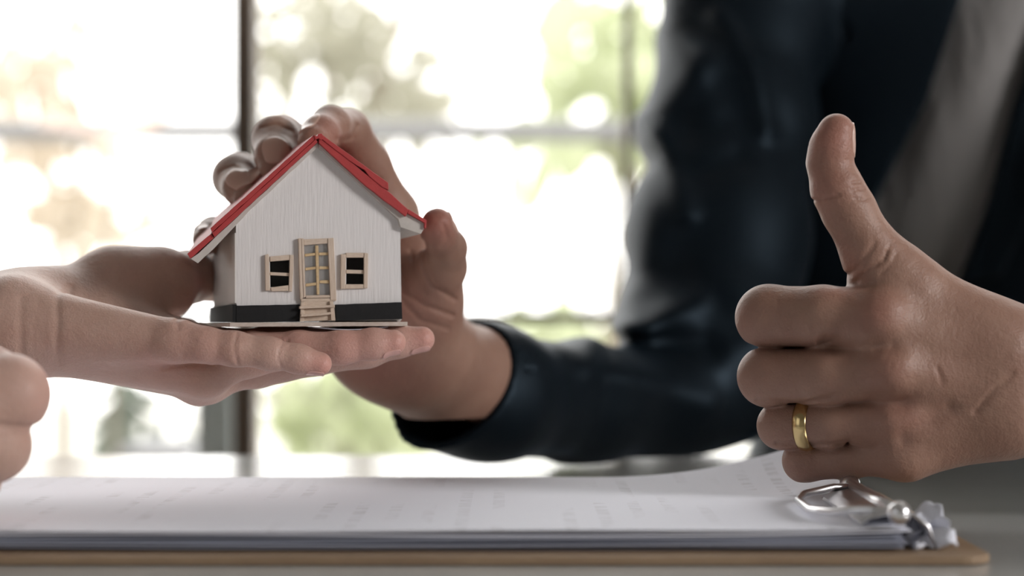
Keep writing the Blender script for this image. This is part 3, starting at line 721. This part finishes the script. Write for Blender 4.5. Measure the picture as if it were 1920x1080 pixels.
HW_.cut([(345, 590), (330, 600), (336, 612)], .905, .0012, .0006)
HW_.cut([(352, 500), (356, 540), (350, 560)], 1.0, .0022, .0004, .98)
vW, qW = sdf_mesh(HW_.f, P(-330, 790, .87)+[-.02, 0, 0], P(860, 440, 1.06), .0008)
HX = Hand()
s = .805
HX.palm = [(J(-150, 800, s, 110), J(-90, 790, s, 105), .02), (J(-420, 860, s+.03, 120), J(-130, 800, s, 100), .02), (J(-130, 770, s+.02, 90), J(-80, 830, s+.03, 90), .02)]
HX.fingers = [([J(-90, 745, s-.01, 72), J(16, 740, s, 74), J(12, 742, s+.03, 56), J(-60, 745, s+.04, 46)], .010),
              ([J(-100, 832, s-.008, 66), J(-8, 836, s+.002, 63), J(-20, 838, s+.032, 48), J(-90, 840, s+.04, 44)], .010),
              ([J(-120, 900, s, 48), J(-50, 905, s+.008, 46), J(-56, 900, s+.034, 40), J(-110, 900, s+.04, 38)], .008),
              ([J(-120, 690, s+.010, 56), J(-50, 680, s+.006, 46), J(-5, 690, s+.004, 38)], .010)]
HX.cut([(-60, 790), (30, 795), (70, 800)], s, .0015, .0010)
vX, qX = sdf_mesh(HX.f, P(-420, 1000, s-.04)+[-.03, 0, 0], P(110, 600, s+.09)+[.03, 0, .0], .0012)

# ------------------------------------------------------------------ coarse bodies and clothes
def chain(X, ch, k=.03):
    d = None
    for (a, ra), (b, rb) in zip(ch[:-1], ch[1:]):
        q = seg(X, a, b, ra, rb); d = q if d is None else smin(d, q, k)
    return d
TC = .335
tors = [((TC-.11, 1.60, 1.09), .075), ((TC+.11, 1.60, 1.09), .075)]
def torso(X, off=0.):
    d = chain(X, [((TC-.10, 1.545, 1.08), .095+off), ((TC+.12, 1.545, 1.08), .095+off)])
    d = smin(d, chain(X, [((TC-.085, 1.56, .86), .10+off), ((TC+.10, 1.56, .86), .10+off)]), .09)
    d = smin(d, chain(X, [((TC-.08, 1.60, .62), .11+off), ((TC+.09, 1.60, .62), .11+off)]), .09)
    d = smin(d, chain(X, [((TC, 1.54, 1.05), .085+off), ((TC, 1.58, .6), .10+off)]), .06)
    return d
rarm = [(P(1440, -190, 1.50), .070), (P(1398, 40, 1.46), .052), (P(1372, 230, 1.42), .052), (P(1350, 440, 1.37), .055), (P(1325, 660, 1.31), .052)]
rfor = [(P(1325, 690, 1.31), .050), (P(1250, 745, 1.285), .038), (P(1090, 755, 1.22), .0325), (P(910, 735, 1.13), .0345), (P(720, 722, 1.075), .033)]
larm = [((TC+.17, 1.50, 1.10), .065), ((TC+.17, 1.36, .97), .055), ((.462, 1.14, .802), .050)]
lfor = [((.462, 1.14, .802), .050), ((.36, 1.02, .803), .040), ((.285, .945, .806), .036), ((.262, .93, .808), .036)]
cutp = [P(x, y, 1.43) for x, y in [(1805, -400), (1800, 0), (1745, 190), (1655, 375), (1622, 460), (1640, 600), (1700, 760), (1760, 640), (1805, 540), (1868, 370), (1915, 190), (1990, -60), (2080, -400)]]
cutp = [(p[0], p[2]) for p in cutp]
def poly_sd(x, z, poly):
    d = np.full(len(x), 1e9); s = np.ones(len(x)); n = len(poly)
    for i in range(n):
        ax, az = poly[i]; bx, bz = poly[i-1]; ex, ez = bx-ax, bz-az; wx_, wz_ = x-ax, z-az
        t = np.clip((wx_*ex+wz_*ez)/(ex*ex+ez*ez), 0, 1); d = np.minimum(d, (wx_-ex*t)**2+(wz_-ez*t)**2)
        c1 = z >= az; c2 = z < bz; c3 = ex*wz_ > ez*wx_
        s = np.where((c1 & c2 & c3) | (~c1 & ~c2 & ~c3), -s, s)
    return s*np.sqrt(d)
folds = [([(1215, 215), (1240, 260), (1262, 330), (1275, 400)], .010, .007), ([(1330, 100), (1280, 160), (1235, 235)], .012, .006), ([(1268, 30), (1300, 110), (1330, 200)], .012, .005),
         ([(1225, 400), (1205, 470), (1165, 560)], .014, .006), ([(1140, 610), (1200, 605), (1290, 560)], .009, .006), ([(1130, 640), (1200, 650), (1300, 640)], .010, -.007),
         ([(1100, 665), (1190, 690), (1300, 740)], .012, .005), ([(1232, 300), (1300, 330), (1380, 300)], .010, -.005), ([(1365, 10), (1420, 110), (1440, 240)], .008, .006), ([(1180, 500), (1260, 520), (1350, 600)], .013, -.005)]
folds = [([(P(x, y, 1.34)[0], P(x, y, 1.34)[2]) for x, y in f_], w_, h_) for f_, w_, h_ in folds]
def ridges(X):
    o_ = 0
    for f_, w_, h_ in folds:
        dd = None
        for (ax, az), (bx, bz) in zip(f_[:-1], f_[1:]):
            vx, vz = bx-ax, bz-az; t = np.clip(((X[:, 0]-ax)*vx+(X[:, 2]-az)*vz)/(vx*vx+vz*vz), 0, 1)
            q_ = np.hypot(X[:, 0]-ax-t*vx, X[:, 2]-az-t*vz); dd = q_ if dd is None else np.minimum(dd, q_)
        o_ = o_+h_*np.exp(-(dd/w_)**2)
    return o_
def jacket(X):
    X = X.astype(np.float32)
    t = torso(X, .012)
    ps = poly_sd(X[:, 0], X[:, 2], cutp)
    op = np.maximum(-ps, (X[:, 1]-1.53))       # keep only where outside the opening
    t = -smin(-t, ps, .004) if False else np.maximum(t, np.where(X[:, 1] < 1.53, -ps, -1))
    ar = smin(chain(X, rarm, .03), chain(X, rfor, .02), .025)
    ar = ar-ridges(X)
    ar = ar+.0010*np.sin(X[:, 0]*55+X[:, 2]*75+3*np.sin(X[:, 2]*18))
    al = smin(chain(X, larm, .03), chain(X, lfor, .02), .025)
    # cuff openings: cut flat, hollow inside
    nR = np.float32([.62, 1.05, -.70]); nR /= np.linalg.norm(nR)
    cR = np.float32(P(855, 712, 1.11)); pl = (X-cR)@nR
    inner = chain(X, [(p, r-.0045) for p, r in rfor[1:]], .02)
    ar = np.maximum(np.maximum(ar, -pl), -np.maximum(inner, pl-.07))
    nL = np.float32([.7, .7, 0]); cL = np.float32([.272, .935, .807]); plL = (X-cL)@nL
    innL = chain(X, [(p, r-.004) for p, r in lfor], .02)
    al = np.maximum(np.maximum(al, -plL), -np.maximum(innL, plL-.07))
    d = smin(t, ar, .022); d = smin(d, al, .03)
    d = np.maximum(d, np.where(X[:, 1] < YF+.012, TZ+.0015-X[:, 2], -1))    # sleeves lie on the table
    return d
vJ, qJ = sdf_mesh(jacket, (-.08, .90, .56), (.64, 1.74, 1.20), .0024, 1.4)
vS, qS = sdf_mesh(lambda X: torso(X.astype(np.float32), 0)+.0065*np.sin(X[:, 0]*62-X[:, 2]*48+2.2*np.sin(X[:, 2]*13)), (.05, 1.36, .5), (.62, 1.76, 1.20), .006, 1.5)
lap1 = [(P(x, y, 1.43)[0], P(x, y, 1.43)[2]) for x, y in [(1800, -300), (1797, 0), (1742, 190), (1650, 377), (1617, 462), (1570, 330), (1530, 120), (1600, 60), (1560, -20), (1660, -300)]]
lap2 = [(P(x, y, 1.43)[0], P(x, y, 1.43)[2]) for x, y in [(1990, -60), (1918, 190), (1871, 370), (1808, 540), (1880, 520), (1980, 300), (2060, 60), (2100, -100)]]
def lapf(poly):
    def f(X):
        X = X.astype(np.float32); t = torso(X, .016); u = torso(X, .0115)
        return np.maximum(np.maximum(np.maximum(t, -u), poly_sd(X[:, 0], X[:, 2], poly)), X[:, 1]-1.53)
    return f
def bodyf(X):
    X = X.astype(np.float32); d = torso(X, -.012)
    d = smin(d, smin(chain(X, [(p, r-.018) for p, r in rarm], .03), chain(X, [(p, r-.016) for p, r in rfor[:-1]], .02), .02), .03)
    return smin(d, chain(X, [(p, r-.014) for p, r in larm]+[(p, r-.012) for p, r in lfor[1:]], .03), .03)
vB, qB = sdf_mesh(bodyf, (-.06, .90, .5), (.64, 1.76, 1.20), .006, 1.5)
man = root('person', (TC, 1.58, .46), 'person in dark navy jacket giving a thumbs up and steadying the model house', 'person')
cm_ = lambda *a: P(*a)
blM = [(P(1560, 250, q), .014, .6), (P(1545, 350, q), .012, .4), (P(1400, 600, q), .010, .2), (P(1645, 580, q-.01), .009, .4), (P(1665, 690, q-.01), .008, .35), (P(1690, 780, q), .010, .3),
       (P(1580, 510, q), .010, .6), (P(820, 415, .98), .012, .8), (P(600, 250, .98), .014, .6), (P(760, 560, 1.02), .02, .5), (P(515, 300, .99), .01, .4), (P(1755, 700, q), .006, .7), (P(700, 680, 1.03), .02, .5)]
body = fast_mesh('body', [(vB, qB), (vL, qL), (vR, qR)], M['skin_m'], man, blM)
shirt = fast_mesh('shirt', [(vS, qS)], M['shirt'], man)
jk = fast_mesh('jacket', [(vJ, qJ)], M['jacket'], man)
for p_ in (lap1, lap2):
    vv_, qq_ = sdf_mesh(lapf(p_), (.05, 1.36, .80), (.62, 1.58, 1.18), .0028, 1.5); fast_mesh('lapel', [(vv_, qq_)], M['jacket'], jk)
# nails of the man
def nail(h, px, py, d, ax, nr, w_, l_, mt, par): make_nail(h, P(px, py, d), ax, nr, w_, l_, mt, par)
def vec(a, b): return P(*b)-P(*a)
nail(HL, 1568, 252, q+.007, vec((1560, 300, q), (1570, 225, q)), (1, .12, .05), .017, .0175, M['nail_m'], body)
nail(HR, 596, 258, .980, vec((620, 236, 1.0), (588, 266, .975)), (-.55, -.65, .35), .0165, .016, M['nail_m'], body)
nail(HR, 517, 306, .987, vec((517, 262, 1.0), (514, 325, .985)), (.12, -1, .35), .0165, .017, M['nail_m'], body)
nail(HR, 463, 361, .988, vec((441, 333, 1.01), (470, 375, .984)), (-.1, -1, .5), .0155, .0165, M['nail_m'], body)
nail(HR, 385, 446, 1.004, vec((400, 430, 1.02), (380, 456, .995)), (-.2, -1, .45), .0085, .009, M['nail_m'], body)
nail(HR, 823, 424, .986, vec((836, 466, 1.0), (820, 410, .984)), (1, .25, .25), .0125, .013, M['nail_m'], body)

# ring on the ring finger
c = P(1512, 797.5, q+.0215); axr = vec((1560, 797, q+.008), (1465, 798, q+.011)); axr = axr/np.linalg.norm(axr)
axr = np.array([-1, .50, -.06]); axr /= np.linalg.norm(axr)
e1 = np.cross(axr, [0, 0, 1.]); e1 /= np.linalg.norm(e1); e2 = np.cross(e1, axr)
R0 = 41.5*q/FPX; prof = [(-.0032, -.0002), (-.0031, .0007), (-.002, .0014), (0, .0017), (.002, .0014), (.0031, .0007), (.0032, -.0002), (0, -.0005)]
V = []; F = []; n = 72; m = len(prof)
for i in range(n):
    a = 2*math.pi*i/n; rd = e1*math.cos(a)+e2*math.sin(a)
    for x, r in prof: V.append(c+axr*x+rd*(R0+.0002+r))
for i in range(n):
    for j in range(m): F.append((i*m+j, ((i+1) % n)*m+j, ((i+1) % n)*m+(j+1) % m, i*m+(j+1) % m))
tag(mesh('wedding_ring', V, F, M['gold'], None, smooth=True), 'plain gold band on the ring finger of the thumbs-up fist', 'ring')

def lower(X):
    X = X.astype(np.float32); d = chain(X, [((TC-.07, 1.64, .58), .115), ((TC+.07, 1.64, .58), .115)])
    for s_ in (-1, 1):
        d = smin(d, chain(X, [((TC+s_*.09, 1.62, .545), .085), ((TC+s_*.11, 1.22, .535), .062), ((TC+s_*.11, 1.20, .48), .058), ((TC+s_*.11, 1.22, .10), .042)]), .03)
        d = smin(d, seg(X, (TC+s_*.11, 1.23, .045), (TC+s_*.11, 1.08, .035), .042, .033), .02)
    return d
vT, qT = sdf_mesh(lower, (.02, 1.0, 0.0), (.66, 1.84, .76), .01, 1.5); fast_mesh('trousers', [(vT, qT)], M['trousers'], man)

# the woman
wl_ = [(P(-330, 640, .965), .034), ((-.42, .98, .80), .042), ((-.60, 1.06, .82), .055), ((-.74, 1.08, 1.08), .065)]
wr_ = [(P(-400, 860, s+.03), .033), ((-.42, .80, .80), .042), ((-.60, .70, .82), .055), ((-.74, .74, 1.08), .065)]
def wtorso(X, o=0):
    d = chain(X, [((-.76, .80, 1.08), .085+o), ((-.76, 1.02, 1.08), .085+o)])
    d = smin(d, chain(X, [((-.76, .84, .85), .085+o), ((-.76, .98, .85), .085+o)]), .08)
    return smin(d, chain(X, [((-.78, .82, .60), .115+o), ((-.78, 1.0, .60), .115+o)]), .08)
def blouse(X):
    X = X.astype(np.float32); d = wtorso(X)
    for c_ in (wl_, wr_):
        aa = chain(X, c_, .03); aa = np.maximum(aa, X[:, 0]+.335); inn = chain(X, [(p, r-.004) for p, r in c_], .03)
        aa = np.maximum(aa, -np.maximum(inn, -.40-X[:, 0])); d = smin(d, aa, .03)
    return d
def wbody(X):
    X = X.astype(np.float32); d = wtorso(X, -.012)
    for c_ in (wl_, wr_): d = smin(d, chain(X, [(p, r-.009) for p, r in c_], .03), .03)
    return d
woman = root('person', (-.78, .91, .46), 'person at left with bare hands, one open palm under the model house and one closed', 'person')
vb, qb = sdf_mesh(wbody, (-.92, .62, .5), (-.26, 1.2, 1.2), .006, 1.5)
blW = [(P(615, 690, .9), .011, .9), (P(750, 645, .92), .012, .8), (P(800, 635, .94), .012, .8), (P(380, 650, .9), .018, .35), (P(370, 530, 1.0), .014, .7), (P(310, 690, .91), .014, .4), (P(50, 740, s), .016, .4), (P(560, 650, .92), .02, .5), (P(660, 640, .92), .02, .6)]
wb = fast_mesh('body', [(vb, qb), (vW, qW), (vX, qX)], M['skin_w'], woman, blW)
vb, qb = sdf_mesh(blouse, (-.92, .60, .46), (-.30, 1.2, 1.2), .006, 1.5); fast_mesh('blouse', [(vb, qb)], M['blouse'], woman)
nail(HW_, 606, 686, .907, vec((560, 673, .906), (612, 686, .907)), (-.05, -.45, -1), .0085, .011, M['nail_w'], wb)
nail(HW_, 742, 644, .928, vec((700, 645, .927), (745, 642, .928)), (.1, -.55, -1), .0095, .0115, M['nail_w'], wb)
nail(HW_, 797, 638, .946, vec((745, 641, .946), (797, 636, .946)), (.15, -.6, -1), .0098, .0125, M['nail_w'], wb)
def wlower(X):
    X = X.astype(np.float32); d = chain(X, [((-.80, .84, .57), .115), ((-.80, .98, .57), .115)])
    for s_ in (-1, 1):
        d = smin(d, chain(X, [((-.78, .91+s_*.09, .54), .08), ((-.38, .91+s_*.10, .53), .058), ((-.36, .91+s_*.10, .48), .055), ((-.38, .91+s_*.10, .10), .040)]), .03)
        d = smin(d, seg(X, (-.39, .91+s_*.1, .04), (-.25, .91+s_*.1, .033), .038, .030), .02)
    return d
vT, qT = sdf_mesh(wlower, (-1.0, .64, 0), (-.16, 1.18, .76), .01, 1.5); fast_mesh('trousers', [(vT, qT)], M['trousers'], woman)
